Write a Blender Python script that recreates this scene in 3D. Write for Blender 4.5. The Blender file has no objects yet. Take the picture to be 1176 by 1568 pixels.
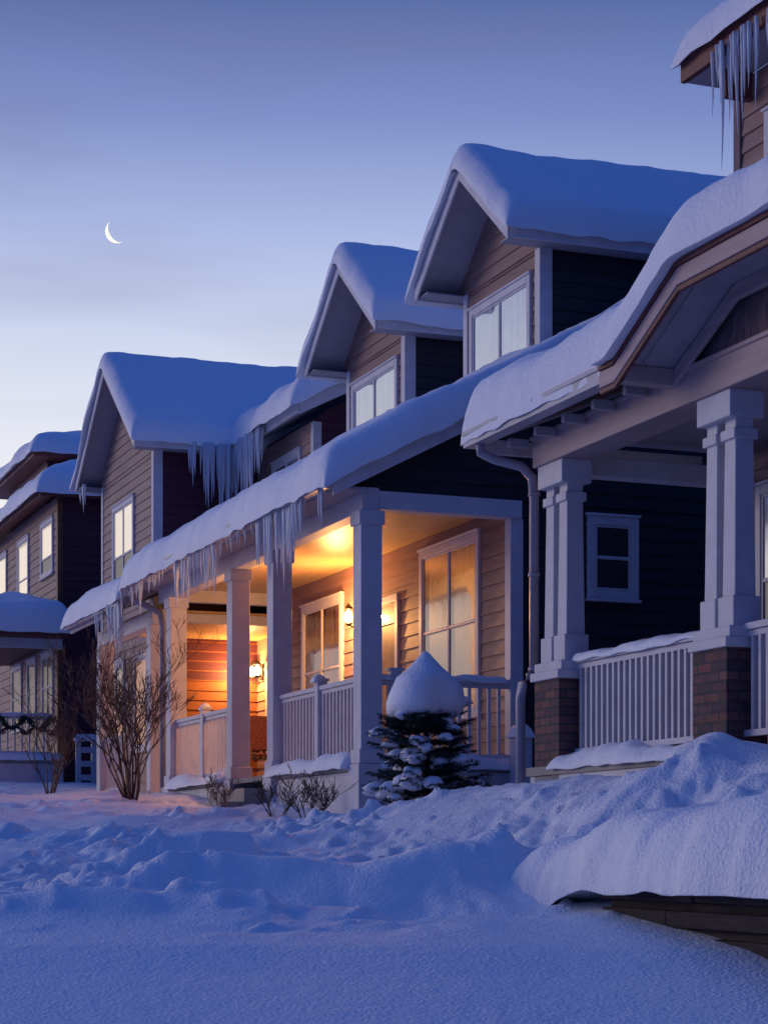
import bpy, math, random
from mathutils import Vector, noise, Matrix
random.seed(7)
scene = bpy.context.scene
scene.view_settings.view_transform = 'Standard'
scene.view_settings.look = 'None'
scene.view_settings.exposure = 0

# row frame: local x = into the houses (from street), local y = along the row (away), z up
ROT = math.radians(21.2)
OX, OY = -0.18, 22.0
CS, SN = math.cos(ROT), math.sin(ROT)
def to_row(X, Y):
    dx, dy = X-OX, Y-OY
    return (dx*CS + dy*SN, -dx*SN + dy*CS)
def sr(r, g, b):
    f = lambda c: c/12.92 if c <= .04045 else ((c+.055)/1.055)**2.4
    return (f(r), f(g), f(b), 1)
def sstep(a, b, v):
    t = max(0, min(1, (v-a)/(b-a))); return t*t*(3-2*t)
def interp(tab, v):
    if v <= tab[0][0]: return tab[0][1]
    for (a, p), (b, q) in zip(tab, tab[1:]):
        if v <= b: return p+(q-p)*(v-a)/(b-a)
    return tab[-1][1]

# ------------------------------------------------------------ materials
def new_mat(name, col, rough=.6, spec=.3):
    m = bpy.data.materials.new(name); m.use_nodes = True
    b = m.node_tree.nodes['Principled BSDF']
    b.inputs['Base Color'].default_value = (*col[:3], 1)
    b.inputs['Roughness'].default_value = rough
    b.inputs['Specular IOR Level'].default_value = spec
    return m, m.node_tree, b
def nnode(nt, t, **kw):
    n = nt.nodes.new(t)
    for k, v in kw.items(): setattr(n, k, v)
    return n
def paint(name, col, var=.25, scale=3, rough=.55, stretch=(1, 1, 1), bump=.15, bscale=40):
    m, nt, b = new_mat(name, col, rough)
    tc = nnode(nt, 'ShaderNodeTexCoord'); mp = nnode(nt, 'ShaderNodeMapping')
    mp.inputs['Scale'].default_value = stretch
    nt.links.new(tc.outputs['Object'], mp.inputs['Vector'])
    n = nnode(nt, 'ShaderNodeTexNoise'); n.inputs['Scale'].default_value = scale; n.inputs['Detail'].default_value = 4
    nt.links.new(mp.outputs[0], n.inputs['Vector'])
    r = nnode(nt, 'ShaderNodeValToRGB')
    r.color_ramp.elements[0].position = .3; r.color_ramp.elements[1].position = .7
    r.color_ramp.elements[0].color = (*[c*(1-var) for c in col[:3]], 1)
    r.color_ramp.elements[1].color = (*[min(1, c*(1+var)) for c in col[:3]], 1)
    nt.links.new(n.outputs['Fac'], r.inputs[0]); nt.links.new(r.outputs[0], b.inputs['Base Color'])
    n2 = nnode(nt, 'ShaderNodeTexNoise'); n2.inputs['Scale'].default_value = bscale; n2.inputs['Detail'].default_value = 2
    nt.links.new(mp.outputs[0], n2.inputs['Vector'])
    bp = nnode(nt, 'ShaderNodeBump'); bp.inputs['Strength'].default_value = bump; bp.inputs['Distance'].default_value = .01
    nt.links.new(n2.outputs['Fac'], bp.inputs['Height']); nt.links.new(bp.outputs[0], b.inputs['Normal'])
    return m
def snow_mat(name, layers):
    m, nt, b = new_mat(name, (.86, .88, .92), .6, .25)
    tc = nnode(nt, 'ShaderNodeTexCoord')
    prev = None
    for sc, d, st in layers:
        n = nnode(nt, 'ShaderNodeTexNoise'); n.inputs['Scale'].default_value = sc; n.inputs['Detail'].default_value = 3
        nt.links.new(tc.outputs['Object'], n.inputs['Vector'])
        bp = nnode(nt, 'ShaderNodeBump'); bp.inputs['Strength'].default_value = st; bp.inputs['Distance'].default_value = d
        nt.links.new(n.outputs['Fac'], bp.inputs['Height'])
        if prev: nt.links.new(prev.outputs[0], bp.inputs['Normal'])
        prev = bp
    nt.links.new(prev.outputs[0], b.inputs['Normal'])
    return m
M = {}
M['snow'] = snow_mat('snow_roof', ((5, .04, .4), (28, .018, .6)))
M['gsnow'] = snow_mat('snow_ground_mat', ((9, .04, .4), (48, .022, .7)))
M['trim'] = paint('trim_white', (.60, .58, .62), .08, 5, .5)
M['trimR'] = paint('trim_tan', (.42, .31, .31), .12, 4, .5, (1, .3, 4))
M['redtrim'] = paint('trim_redbrown', (.16, .05, .045), .2, 5)
M['sidM'] = paint('siding_taupe', (.30, .185, .165), .18, 2.5, .6, (1, .5, 6))
M['sidM_shaded'] = paint('siding_slate_shaded', (.032, .028, .036), .15, 2.5, .6, (.5, 1, 6))  # shaded copy of the house siding, shade baked into the base colour
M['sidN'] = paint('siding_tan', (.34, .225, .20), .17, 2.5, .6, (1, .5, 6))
M['sidN_shaded'] = paint('siding_maroon_shaded', (.085, .024, .042), .15, 2.5, .6, (.5, 1, 6))  # side walls turned from the glow; their shade is painted in here
M['sidN_lamplit'] = paint('siding_lamplit', (.24, .085, .035), .15, 2.5, .6, (.5, 1, 6))  # same wing wall under the porch, orange lamplight put into its colour
M['sidR'] = paint('shingle_mauve', (.19, .125, .14), .25, 4, .7, (1, 2, 1))
M['ceil'] = paint('porch_ceiling_wood', (.55, .36, .19), .2, 3, .35, (8, .5, 1))
M['soffit'] = paint('soffit_paint', (.36, .33, .37), .08, 4)
M['floor'] = paint('porch_boards', (.30, .27, .26), .2, 3)
M['gutter'] = paint('gutter_metal', (.42, .40, .45), .06, 4, .35)
M['pipe'] = paint('downspout_metal', (.34, .32, .37), .08, 4, .35)
M['dark'] = paint('dark_void', (.015, .015, .02), .1, 4)
M['wood'] = paint('brown_wood', (.16, .07, .035), .3, 6)
M['bark'] = paint('shrub_bark', (.085, .045, .035), .3, 20)
M['leaf'] = paint('spruce_needles', (.028, .055, .052), .4, 8)
M['metal'] = paint('lantern_metal', (.03, .025, .02), .2, 8, .4)
M['stone'] = paint('wall_timber', (.04, .028, .032), .35, 5, .8, (4, 1, 8), bump=.6, bscale=18)
M['blanket'] = paint('blanket_wool', (.18, .05, .05), .5, 30)
def brick_mat():
    m, nt, b = new_mat('red_brick', (.2, .1, .08), .8)
    tc = nnode(nt, 'ShaderNodeTexCoord'); sp = nnode(nt, 'ShaderNodeSeparateXYZ'); ad = nnode(nt, 'ShaderNodeMath', operation='ADD')
    cb = nnode(nt, 'ShaderNodeCombineXYZ')
    nt.links.new(tc.outputs['Object'], sp.inputs[0]); nt.links.new(sp.outputs[0], ad.inputs[0]); nt.links.new(sp.outputs[1], ad.inputs[1])
    nt.links.new(ad.outputs[0], cb.inputs[0]); nt.links.new(sp.outputs[2], cb.inputs[1])
    br = nnode(nt, 'ShaderNodeTexBrick')
    br.inputs['Color1'].default_value = (.24, .085, .07, 1); br.inputs['Color2'].default_value = (.07, .045, .055, 1)
    br.inputs['Mortar'].default_value = (.05, .045, .05, 1); br.inputs['Scale'].default_value = 1
    br.inputs['Brick Width'].default_value = .21; br.inputs['Row Height'].default_value = .078; br.inputs['Mortar Size'].default_value = .009
    nz = nnode(nt, 'ShaderNodeTexNoise'); nz.inputs['Scale'].default_value = 12
    nt.links.new(tc.outputs['Object'], nz.inputs['Vector'])
    mxx = nnode(nt, 'ShaderNodeMix', data_type='RGBA', blend_type='MULTIPLY'); mxx.inputs[0].default_value = .8
    nt.links.new(br.outputs['Color'], mxx.inputs[6]); nt.links.new(nz.outputs['Color'], mxx.inputs[7])
    gm = nnode(nt, 'ShaderNodeGamma'); gm.inputs[1].default_value = .8
    nt.links.new(cb.outputs[0], br.inputs['Vector']); nt.links.new(mxx.outputs[2], gm.inputs[0]); nt.links.new(gm.outputs[0], b.inputs['Base Color'])
    bp = nnode(nt, 'ShaderNodeBump', invert=True); bp.inputs['Distance'].default_value = .02; bp.inputs['Strength'].default_value = 1
    nt.links.new(br.outputs['Fac'], bp.inputs['Height']); nt.links.new(bp.outputs[0], b.inputs['Normal'])
    return m
M['brick'] = brick_mat()
def glass_mat(name, base, mixf, emis=None, es=0, folds=False):
    m, nt, b = new_mat(name, base, .5)
    tc = nnode(nt, 'ShaderNodeTexCoord'); n = nnode(nt, 'ShaderNodeTexNoise'); n.inputs['Scale'].default_value = 1.3
    nt.links.new(tc.outputs['Object'], n.inputs['Vector'])
    bp = nnode(nt, 'ShaderNodeBump'); bp.inputs['Strength'].default_value = .12; bp.inputs['Distance'].default_value = .05
    nt.links.new(n.outputs['Fac'], bp.inputs['Height'])
    if folds:   # pleated curtains behind the pane
        mp = nnode(nt, 'ShaderNodeMapping'); mp.inputs['Scale'].default_value = (9, 9, .5)
        n3 = nnode(nt, 'ShaderNodeTexNoise'); n3.inputs['Scale'].default_value = 1.6; n3.inputs['Detail'].default_value = 2
        nt.links.new(tc.outputs['Object'], mp.inputs[0]); nt.links.new(mp.outputs[0], n3.inputs['Vector'])
        r = nnode(nt, 'ShaderNodeValToRGB'); r.color_ramp.elements[0].position = .35; r.color_ramp.elements[1].position = .65
        r.color_ramp.elements[0].color = (*[c*.35 for c in base], 1); r.color_ramp.elements[1].color = (*[c*1.3 for c in base], 1)
        nt.links.new(n3.outputs['Fac'], r.inputs[0]); nt.links.new(r.outputs[0], b.inputs['Base Color'])
    g = nnode(nt, 'ShaderNodeBsdfGlossy'); g.inputs['Roughness'].default_value = .06; g.inputs['Color'].default_value = (.9, .9, .92, 1)
    nt.links.new(bp.outputs[0], g.inputs['Normal'])
    mx = nnode(nt, 'ShaderNodeMixShader'); mx.inputs[0].default_value = mixf
    nt.links.new(b.outputs[0], mx.inputs[1]); nt.links.new(g.outputs[0], mx.inputs[2])
    nt.links.new(mx.outputs[0], nt.nodes['Material Output'].inputs[0])
    if emis:
        b.inputs['Emission Color'].default_value = (*emis, 1); b.inputs['Emission Strength'].default_value = es
    return m
M['glass'] = glass_mat('window_glass_sky', (.34, .33, .37), .56, folds=True)
M['glass_low'] = glass_mat('window_screen', (.03, .03, .04), .14)
M['glass_porch'] = glass_mat('window_glass_porch', (.16, .08, .035), .30, folds=True)
M['glass_lit'] = glass_mat('window_glass_lit', (.3, .2, .15), .25, (1, .50, .26), .40)
M['glass_warm'] = glass_mat('window_glass_warm', (.3, .25, .2), .5, (1, .80, .55), .75, folds=True)
def emit_mat(name, col, s):
    m = bpy.data.materials.new(name); m.use_nodes = True; nt = m.node_tree; nt.nodes.clear()
    e = nnode(nt, 'ShaderNodeEmission'); e.inputs[0].default_value = (*col, 1); e.inputs[1].default_value = s
    o = nnode(nt, 'ShaderNodeOutputMaterial'); nt.links.new(e.outputs[0], o.inputs[0]); return m
M['bulb'] = emit_mat('lamp_bulb', (1, .66, .30), 30)
M['moon'] = emit_mat('moon_glow', (1, .93, .84), 1.1)
m, nt, b = new_mat('ice', (.80, .86, .95), .18, .6)
b.inputs['Transmission Weight'].default_value = .35; b.inputs['IOR'].default_value = 1.31
M['ice'] = m

# ------------------------------------------------------------ mesh helpers
class MB:
    def __init__(s): s.v = []; s.f = []
    def add(s, vs, fs):
        o = len(s.v); s.v += vs; s.f += [tuple(i+o for i in f) for f in fs]
    def box(s, x0, x1, y0, y1, z0, z1):
        x0, x1 = min(x0, x1), max(x0, x1); y0, y1 = min(y0, y1), max(y0, y1)
        s.add([(x0,y0,z0),(x1,y0,z0),(x1,y1,z0),(x0,y1,z0),(x0,y0,z1),(x1,y0,z1),(x1,y1,z1),(x0,y1,z1)],
              [(0,3,2,1),(4,5,6,7),(0,1,5,4),(1,2,6,5),(2,3,7,6),(3,0,4,7)])
    def taper(s, cx, cy, z0, z1, a, b2):
        s.add([(cx-a,cy-a,z0),(cx+a,cy-a,z0),(cx+a,cy+a,z0),(cx-a,cy+a,z0),(cx-b2,cy-b2,z1),(cx+b2,cy-b2,z1),(cx+b2,cy+b2,z1),(cx-b2,cy+b2,z1)],
              [(0,3,2,1),(4,5,6,7),(0,1,5,4),(1,2,6,5),(2,3,7,6),(3,0,4,7)])
    def tube(s, pts, r, n=10):
        rings = []
        P = [Vector(p) for p in pts]
        rr = r if isinstance(r, (list, tuple)) else [r]*len(P)
        for i, p in enumerate(P):
            d = (P[min(i+1, len(P)-1)]-P[max(i-1, 0)]).normalized()
            a = d.cross(Vector((0, 0, 1)) if abs(d.z) < .9 else Vector((1, 0, 0))).normalized(); c = d.cross(a)
            rings.append([tuple(p+(a*math.cos(2*math.pi*k/n)+c*math.sin(2*math.pi*k/n))*rr[i]) for k in range(n)])
        vs = [v for rg in rings for v in rg]; fs = []
        for i in range(len(P)-1):
            for k in range(n):
                fs.append((i*n+k, i*n+(k+1) % n, (i+1)*n+(k+1) % n, (i+1)*n+k))
        fs.append(tuple(range(n))[::-1]); fs.append(tuple((len(P)-1)*n+k for k in range(n)))
        s.add(vs, fs)
    def revolve(s, cx, cy, cz, prof, n=24, nz=0, seed=0, fs_=3):
        vs = []; fs = []
        for (r, z) in prof:
            for k in range(n):
                a = 2*math.pi*k/n
                p = Vector((math.cos(a)*r, math.sin(a)*r, z))
                q = 1+nz*noise.noise(p*fs_+Vector((seed, seed, seed)))
                vs.append((cx+p.x*q, cy+p.y*q, cz+z+nz*.3*noise.noise(p*fs_+Vector((9, seed, 1)))))
        for i in range(len(prof)-1):
            for k in range(n): fs.append((i*n+k, i*n+(k+1) % n, (i+1)*n+(k+1) % n, (i+1)*n+k))
        fs.append(tuple(range(n))[::-1]); fs.append(tuple((len(prof)-1)*n+k for k in range(n)))
        s.add(vs, fs)
    def obj(s, name, mat, parent=None, bevel=0, smooth=False):
        me = bpy.data.meshes.new(name); me.from_pydata(s.v, [], s.f); me.update()
        if smooth:
            for p in me.polygons: p.use_smooth = True
        o = bpy.data.objects.new(name, me); scene.collection.objects.link(o)
        me.materials.append(mat)
        if parent: o.parent = parent
        if bevel:
            bv = o.modifiers.new('bevel', 'BEVEL'); bv.width = bevel; bv.segments = 2; bv.limit_method = 'ANGLE'
        return o
def empty(name, row=True, loc=None):
    e = bpy.data.objects.new(name, None); scene.collection.objects.link(e); e.empty_display_size = .3
    if row: e.location = (OX, OY, 0); e.rotation_euler = (0, 0, ROT)
    if loc: e.location = loc
    return e
def fbox(mb, pl, pos, u0, u1, v0, v1, w0, w1):
    if pl == 'F': mb.box(pos-w1, pos-w0, u0, u1, v0, v1)
    else: mb.box(u0, u1, pos-w1, pos-w0, v0, v1)
def hfield(mb, xs, ys, top, bot, warp=None):
    nx, ny = len(xs), len(ys); vs = []; fs = []
    for fn in (top, bot):
        for y in ys:
            for x in xs:
                X, Y = (x, y) if warp is None else warp(x, y)
                vs.append((X, Y, fn(x, y)))
    N = nx*ny
    for j in range(ny-1):
        for i in range(nx-1):
            a = j*nx+i
            fs.append((a, a+1, a+nx+1, a+nx)); fs.append((N+a, N+a+nx, N+a+nx+1, N+a+1))
    for i in range(nx-1):
        fs.append((i, N+i, N+i+1, i+1)); a = (ny-1)*nx+i; fs.append((a, a+1, N+a+1, N+a))
    for j in range(ny-1):
        a = j*nx; fs.append((a, a+nx, N+a+nx, N+a)); a = j*nx+nx-1; fs.append((a, N+a, N+a+nx, a+nx))
    mb.add(vs, fs)
def span(a, b, st):
    n = max(1, int(math.ceil((b-a)/st))); return [a+(b-a)*i/n for i in range(n+1)]
def edgespan(a, b, st, r, extra=()):
    e = [0, .003, .012, .03, .06, .10, .16, .23, .3]
    e = [q for q in e if q < (b-a)*.45]
    L = [a+q for q in e]; R = [b-q for q in e][::-1]
    mid = span(L[-1], R[0], st)[1:-1]
    return sorted(set(L+mid+R+[q for q in extra if L[-1] < q < R[0]]))
def snow(mb, x0, x1, y0, y1, f, th, r=.28, rnd=(1, 1, 1, 1), st=.13, seed=0, amp=.16, droop=.04, wob=.035, extra=(), pw=2.0):
    xs = edgespan(x0, x1, st, r); ys = edgespan(y0, y1, st, r, extra)
    def prof(d):
        q = min(max(d, 0)/r, 1); return max(0, 1-(1-q)**pw)**(1/pw)
    def hh(x, y):
        p = 1
        if rnd[0]: p *= prof(x-x0)
        if rnd[1]: p *= prof(x1-x)
        if rnd[2]: p *= prof(y-y0)
        if rnd[3]: p *= prof(y1-y)
        n = noise.noise(Vector((x*1.1, y*.9, seed)))+.45*noise.noise(Vector((x*3, y*2.6, seed+5)))+.2*noise.noise(Vector((x*8, y*7, seed+5)))
        return th*p*(1+amp*n)
    def dr(x, y):
        d = min(x-x0 if rnd[0] else 9, y-y0 if rnd[2] else 9, y1-y if rnd[3] else 9)
        return droop*max(0, 1-d/.12)*(1+.8*noise.noise(Vector((x*3, y*3, seed+2))))
    def warp(x, y):
        n1 = noise.noise(Vector((x*1.3, y*1.1, seed+11)))+.35*noise.noise(Vector((x*5, y*5, seed+1))); n2 = noise.noise(Vector((x*1.4, y*1.2, seed+17)))+.35*noise.noise(Vector((x*5, y*5, seed+7)))
        return (x+wob*n1, y+wob*n2)
    hfield(mb, xs, ys, lambda x, y: f(x, y)+hh(x, y)+.004-dr(x, y), lambda x, y: f(x, y)-.004-dr(x, y), warp)
def siding(mb, pl, pos, u0, u1, z0, z1, ex=.165, lim=None):
    z = z0
    while z < z1-.01:
        zt = min(z+ex, z1); a, b2 = (u0, u1) if lim is None else lim(z)
        a2, b3 = (u0, u1) if lim is None else lim(zt)
        if b2 > a:
            if b3 < a2: a2 = b3 = (a2+b3)/2
            def P(u, w, zz): return (pos-w, u, zz) if pl == 'F' else (u, pos-w, zz)
            mb.add([P(a, .024, z), P(b2, .024, z), P(b3, .006, zt), P(a2, .006, zt), P(a, .0, z), P(b2, .0, z)],
                   [(0, 1, 2, 3), (4, 5, 1, 0)])
        z = zt
class House:
    def __init__(s, name): s.e = empty(name); s.m = {}
    def g(s, part, mat=None):
        if mat is None:
            return [v for k, v in s.m.items() if k[0] == part][0]
        if (part, mat) not in s.m: s.m[(part, mat)] = MB()
        return s.m[(part, mat)]
    def done(s):
        for (k, mat), mb in s.m.items():
            sm = 'snow' in k or 'icicle' in k or 'downspout' in k
            bev = .008 if ('trim' in k or 'post' in k or 'frame' in k) else 0
            mb.obj(k, M[mat], s.e, bev, sm)
def window(H, pl, pos, u0, u1, z0, z1, mats=('glass', 'glass_low'), double=True, split=.5, tw=.09, grid=False):
    T = H.g('window_frames', 'trim')
    fbox(T, pl, pos, u0-tw, u0, z0-tw, z1+tw, .0, .055); fbox(T, pl, pos, u1, u1+tw, z0-tw, z1+tw, .0, .055)
    fbox(T, pl, pos, u0, u1, z1, z1+tw, .0, .055); fbox(T, pl, pos, u0, u1, z0-tw, z0, .0, .055)
    fbox(T, pl, pos, u0-tw-.02, u1+tw+.02, z0-tw-.035, z0-tw, .0, .085)
    fbox(T, pl, pos, u0-tw-.02, u1+tw+.02, z1+tw, z1+tw+.03, .0, .075)
    zm = z0+(z1-z0)*split
    us = [(u0, (u0+u1)/2), ((u0+u1)/2, u1)] if double else [(u0, u1)]
    for a, c in us:
        w = .028
        fbox(T, pl, pos, a, a+w, z0, z1, .0, .042); fbox(T, pl, pos, c-w, c, z0, z1, .0, .042)
        fbox(T, pl, pos, a+w, c-w, z0, z0+w, .0, .042); fbox(T, pl, pos, a+w, c-w, z1-w, z1, .0, .042)
        fbox(T, pl, pos, a+w, c-w, zm-.02, zm+.02, .0, .042)
        fbox(H.g('window_glass', mats[0]), pl, pos, a+w, c-w, zm+.02, z1-w, .0, .028)
        fbox(H.g('window_glass', mats[1]), pl, pos, a+w, c-w, z0+w, zm-.02, .0, .026)
def railing(H, pl, pos, u0, u1, z0, z1, sp=.115, posts=(), part='railing', bw=.018):
    T = H.g(part, 'trim')
    fbox(T, pl, pos, u0, u1, z1-.05, z1, -.045, .045); fbox(T, pl, pos, u0, u1, z1-.10, z1-.055, -.02, .02)
    fbox(T, pl, pos, u0, u1, z0, z0+.05, -.025, .025)
    n = int((u1-u0)/sp)
    for i in range(1, n):
        u = u0+(u1-u0)*i/n
        fbox(T, pl, pos, u-bw, u+bw, z0+.05, z1-.1, -bw, bw)
    for u in posts:
        fbox(T, pl, pos, u-.06, u+.06, z0-.08, z1+.06, -.06, .06); fbox(T, pl, pos, u-.08, u+.08, z1+.06, z1+.09, -.08, .08)
def icicles(mb, pts):
    for (x, y, z, L, r) in pts:
        n = 6; k = 7
        pp = []; rr = []
        for i in range(n+1):
            t = i/n
            pp.append((x+.012*noise.noise(Vector((x*9, y*9, t*2))), y+.012*noise.noise(Vector((x*9, t*2, y*9+4))), z-L*t))
            rr.append(max(.0012, r*(1-t)**.85*(1+.3*noise.noise(Vector((x*20, y*20, t*8))))))
        mb.tube(pp, rr, k)
def icicle_row(mb, x, y0, y1, z, n, lmin, lmax, rmax=.03, seed=1, along='y', zf=None):
    rd = random.Random(seed); out = []
    for i in range(n):
        u = y0+(y1-y0)*rd.random()
        env = .5+.5*abs(math.sin(u*2.3+seed))
        L = (lmin+(lmax-lmin)*rd.random()**1.5)*env; r = min(rmax, .009+L*.032)
        zz = (zf(u) if zf else z)+.02
        out.append((x+rd.uniform(-.04, .04), u, zz, L, r) if along == 'y' else (u, x+rd.uniform(-.04, .04), zz, L, r))
    icicles(mb, out)

# ------------------------------------------------------------ ground
HY = [(0, -1.35), (5, -1.0), (8, -.69), (9, -.54), (9.5, -.44), (11, -.29), (13, -.18), (15, -.05), (18, .12), (21, .34), (25, .62), (30, .86), (34, 1.0), (40, 1.45), (60, 1.6)]
HF = [(-12, .70), (-8, .66), (-4, .56), (-2, .40), (0, .38), (4, .64), (8, .9), (13, 1.03), (17, 1.3), (20, 1.5), (40, 1.6)]
def ground_base(X, Y):
    x, y = to_row(X, Y)
    w = sstep(-2.5, -.5, x)
    return interp(HY, Y)*(1-w)+interp(HF, y)*w
def billow(p): return abs(noise.noise(p))
def ridge_line(X, Y, ax, ay, bx, by, wd):
    dx, dy = bx-ax, by-ay; t = max(0, min(1, ((X-ax)*dx+(Y-ay)*dy)/(dx*dx+dy*dy)))
    w = .25*noise.noise(Vector((X*1.7, Y*1.3, 4)))
    d = math.hypot(X-ax-dx*t, Y-ay-dy*t+w); return math.exp(-(d/wd)**2)*min(1, 6*min(t+.08, 1.08-t))
def ground_h(X, Y):
    h = ground_base(X, Y)
    if Y > 45 or abs(X) > 16 or Y < 3: return h
    x, y = to_row(X, Y)
    fade = sstep(45, 36, Y)*sstep(16, 12, abs(X))
    edge = 9.1+.5*max(-1, min(2, (X+1.5)*.45))+.5*noise.noise(Vector((X*.9, 3, 1)))
    mask = sstep(edge, edge+2.0, Y)
    p = Vector((X+.22*noise.noise(Vector((X*1.5, Y*1.2, 7))), Y+.3*noise.noise(Vector((X*1.4, Y*1.1, 3))), 0))
    d = .08*noise.noise(Vector((X*.55, Y*.38, 2)))*(.25+.75*mask)
    sm = .12+.88*sstep(-.12, .28, noise.noise(Vector((X*.6+4, Y*.36, 8))))
    l = .13*(billow(Vector((p.x*1.25, p.y*.8, 1)))-.22)*(.5+.5*sm)
    l += sm*(.15*(billow(Vector((p.x*2.6, p.y*1.9, 5)))-.2)+.065*(billow(Vector((p.x*6.5, p.y*4.6, 9)))-.2)+.028*(billow(Vector((p.x*14, p.y*10, 2)))-.2))
    cl = noise.noise(Vector((p.x*5.5, p.y*4.2, 31)))
    l += .07*sstep(.34, .60, cl)*(.3+.7*sm)
    if x > -1.0: l *= .45
    r = .12*ridge_line(X, Y, -2.6, 10.6, -.5, 11.2, .35)+.19*ridge_line(X, Y, -1.6, 12.2, .9, 12.3, .33)+.22*ridge_line(X, Y, .5, 12.3, 2.3, 13.6, .4)
    r += .12*ridge_line(X, Y, -3.8, 18, -.6, 16.5, .4)-.18*ridge_line(X, Y, -2, 14.2, 1.4, 15.0, .45)-.14*ridge_line(X, Y, -1.6, 11.5, .9, 11.1, .3)
    r += .26*ridge_line(X, Y, -1.75, 15.0, -.95, 15.2, .28)
    return h+(d+(l+r)*mask)*fade
def axis(lo, a, b2, hi, st):
    L = [a]; v = a
    while v < b2: v += st(v); L.append(v)
    s_ = st(b2)
    while v < hi: s_ *= 1.25; v += s_; L.append(v)
    v = a; s_ = st(a)
    while v > lo: s_ *= 1.3; v -= s_; L.insert(0, v)
    return L
xs = axis(-900, -7.5, 4.2, 900, lambda v: .030 if -3.0 < v < 3.2 else .06)
ys = axis(-300, 6.8, 36, 1500, lambda v: .028 if v < 12.5 else (.042 if v < 17 else (.08 if v < 25 else .14)))
gv = [(X, Y, ground_h(X, Y)) for Y in ys for X in xs]; nx = len(xs)
gf = [(j*nx+i, j*nx+i+1, (j+1)*nx+i+1, (j+1)*nx+i) for j in range(len(ys)-1) for i in range(nx-1)]
mb = MB(); mb.v = gv; mb.f = gf
mb.obj('snow_ground', M['gsnow'], None, 0, True)

# ------------------------------------------------------------ M : middle house with long porch
H = House('siding_house')
fM = lambda x, y: 4.1+.52*(x+.5)
def roofM(x, y): return fM(x, y) if x < 7.5 else fM(7.5, y)-.52*(x-7.5)
RD = H.g('roof_deck_trim', 'soffit')
hfield(RD, [-.5, 7.5, 12], [-.3, 8.6], roofM, lambda x, y: roofM(x, y)-.17)
hfield(H.g('rake_trim', 'trim'), [-.52, 7.5], [-.335, -.3], lambda x, y: fM(x, y)-.012, lambda x, y: fM(x, y)-.22)
G = H.g('gutter', 'gutter'); G.box(-.64, -.503, -.3, 8.6, 3.95, 4.07); G.box(-.655, -.64, -.3, 8.6, 4.05, 4.085)
snow(H.g('roof_snow', 'snow'), -.68, 7.6, -.44, 8.75, fM, .38, .25, (1, 0, 1, 1), .12, 3, .28, wob=.05, droop=.06, pw=2.4)
B = H.g('body_core', 'dark'); B.box(1.83, 9, .03, 8.2, 0, 4.6)
hfield(B, [1.83, 7.5, 9], [.03, 8.2], lambda x, y: roofM(x, y)-.2, lambda x, y: 4.5)
siding(H.g('front_siding', 'sidM'), 'F', 1.8, .1, 8.2, .5, 4.0)
siding(H.g('side_siding', 'sidM_shaded'), 'S', 0.0, 1.8, 9, .2, 4.0)
siding(H.g('side_siding', 'sidM_shaded'), 'S', 0.0, 0, 9, 4.0, 8.0, lim=lambda z: (max(-.1, (z-3.95)/.52-.5), 9))
B.box(.1, 1.83, .005, .02, 4.03, 4.35)
H.g('porch_ceiling', 'ceil').box(.1, 1.8, .1, 8.6, 3.98, 4.02)
T = H.g('beam_trim', 'trim')
T.box(-.1, .1, -.1, 8.6, 3.77, 4.03); T.box(.1, 1.83, -.1, .1, 3.80, 4.0); T.box(.1, 1.83, 8.45, 8.6, 3.80, 4.0)
H.g('soffit', 'soffit').box(-.5, -.1, -.28, 8.6, 3.96, 3.99)
T.box(1.70, 1.86, -.06, .10, .3, 3.80)
T.box(1.72, 1.80, 8.1, 8.25, .9, 3.98)
P = H.g('porch_posts', 'trim')
for s_ in (0, 3.1, 4.84, 7.94):
    P.box(-.125, .125, s_-.125, s_+.125, 1.0, 3.77)
    P.box(-.15, .15, s_-.15, s_+.15, 1.0, 1.16); P.box(-.15, .15, s_-.15, s_+.15, 3.62, 3.775)
    P.box(-.17, .17, s_-.17, s_+.17, .2, .997)
F = H.g('porch_floor', 'floor'); F.box(-.13, 1.8, -.1, 8.4, .93, .995)
S = H.g('skirt_trim', 'trim'); S.box(-.1, -.05, .17, 3.0, .2, .925); S.box(-.1, -.05, 5, 7.9, .3, .925); S.box(.17, 1.7, -.09, -.05, .2, .925)
for i in range(3): F.box(-.13-.3*(i+1), -.13-.3*i, 3.2, 4.74, .3, .93-.17*i-.1)
railing(H, 'F', 0, .125, 2.975, 1.08, 1.975, posts=(1.55,))
railing(H, 'F', 0, 4.965, 7.815, 1.08, 1.975, posts=(6.4,))
railing(H, 'S', 0, .125, 1.70, 1.08, 1.975, posts=(.32,))
sn = H.g('porch_snow', 'snow')
snow(sn, -.25, .12, .15, 2.98, lambda x, y: .995, .12, .12, st=.09, seed=21, amp=.9, wob=.06)
snow(sn, -.25, .12, 4.98, 7.8, lambda x, y: .995, .12, .12, st=.09, seed=22, amp=.9, wob=.06)
snow(sn, .1, 1.7, -.25, .1, lambda x, y: .995, .15, .12, st=.09, seed=23, amp=.9, wob=.06)
snow(sn, .1, 1.68, -.05, .05, lambda x, y: 1.975, .05, .05, st=.06, seed=24, amp=.9, wob=.01)
for yy in (1.55, 6.4): snow(sn, -.08, .08, yy-.08, yy+.08, lambda x, y: 2.065, .07, .07, st=.03, seed=yy)
window(H, 'F', 1.8, 1.05, 2.7, 1.75, 3.72, ('glass_porch', 'glass_porch'), True, .52, .1)
window(H, 'F', 1.8, 5.75, 7.3, 1.75, 3.55, ('glass_porch', 'glass_porch'), True, .5, .1)
D_ = H.g('door_trim', 'trim')
fbox(D_, 'F', 1.8, 3.52, 3.62, 1.0, 3.3, 0, .06); fbox(D_, 'F', 1.8, 4.52, 4.62, 1.0, 3.3, 0, .06)
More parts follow.
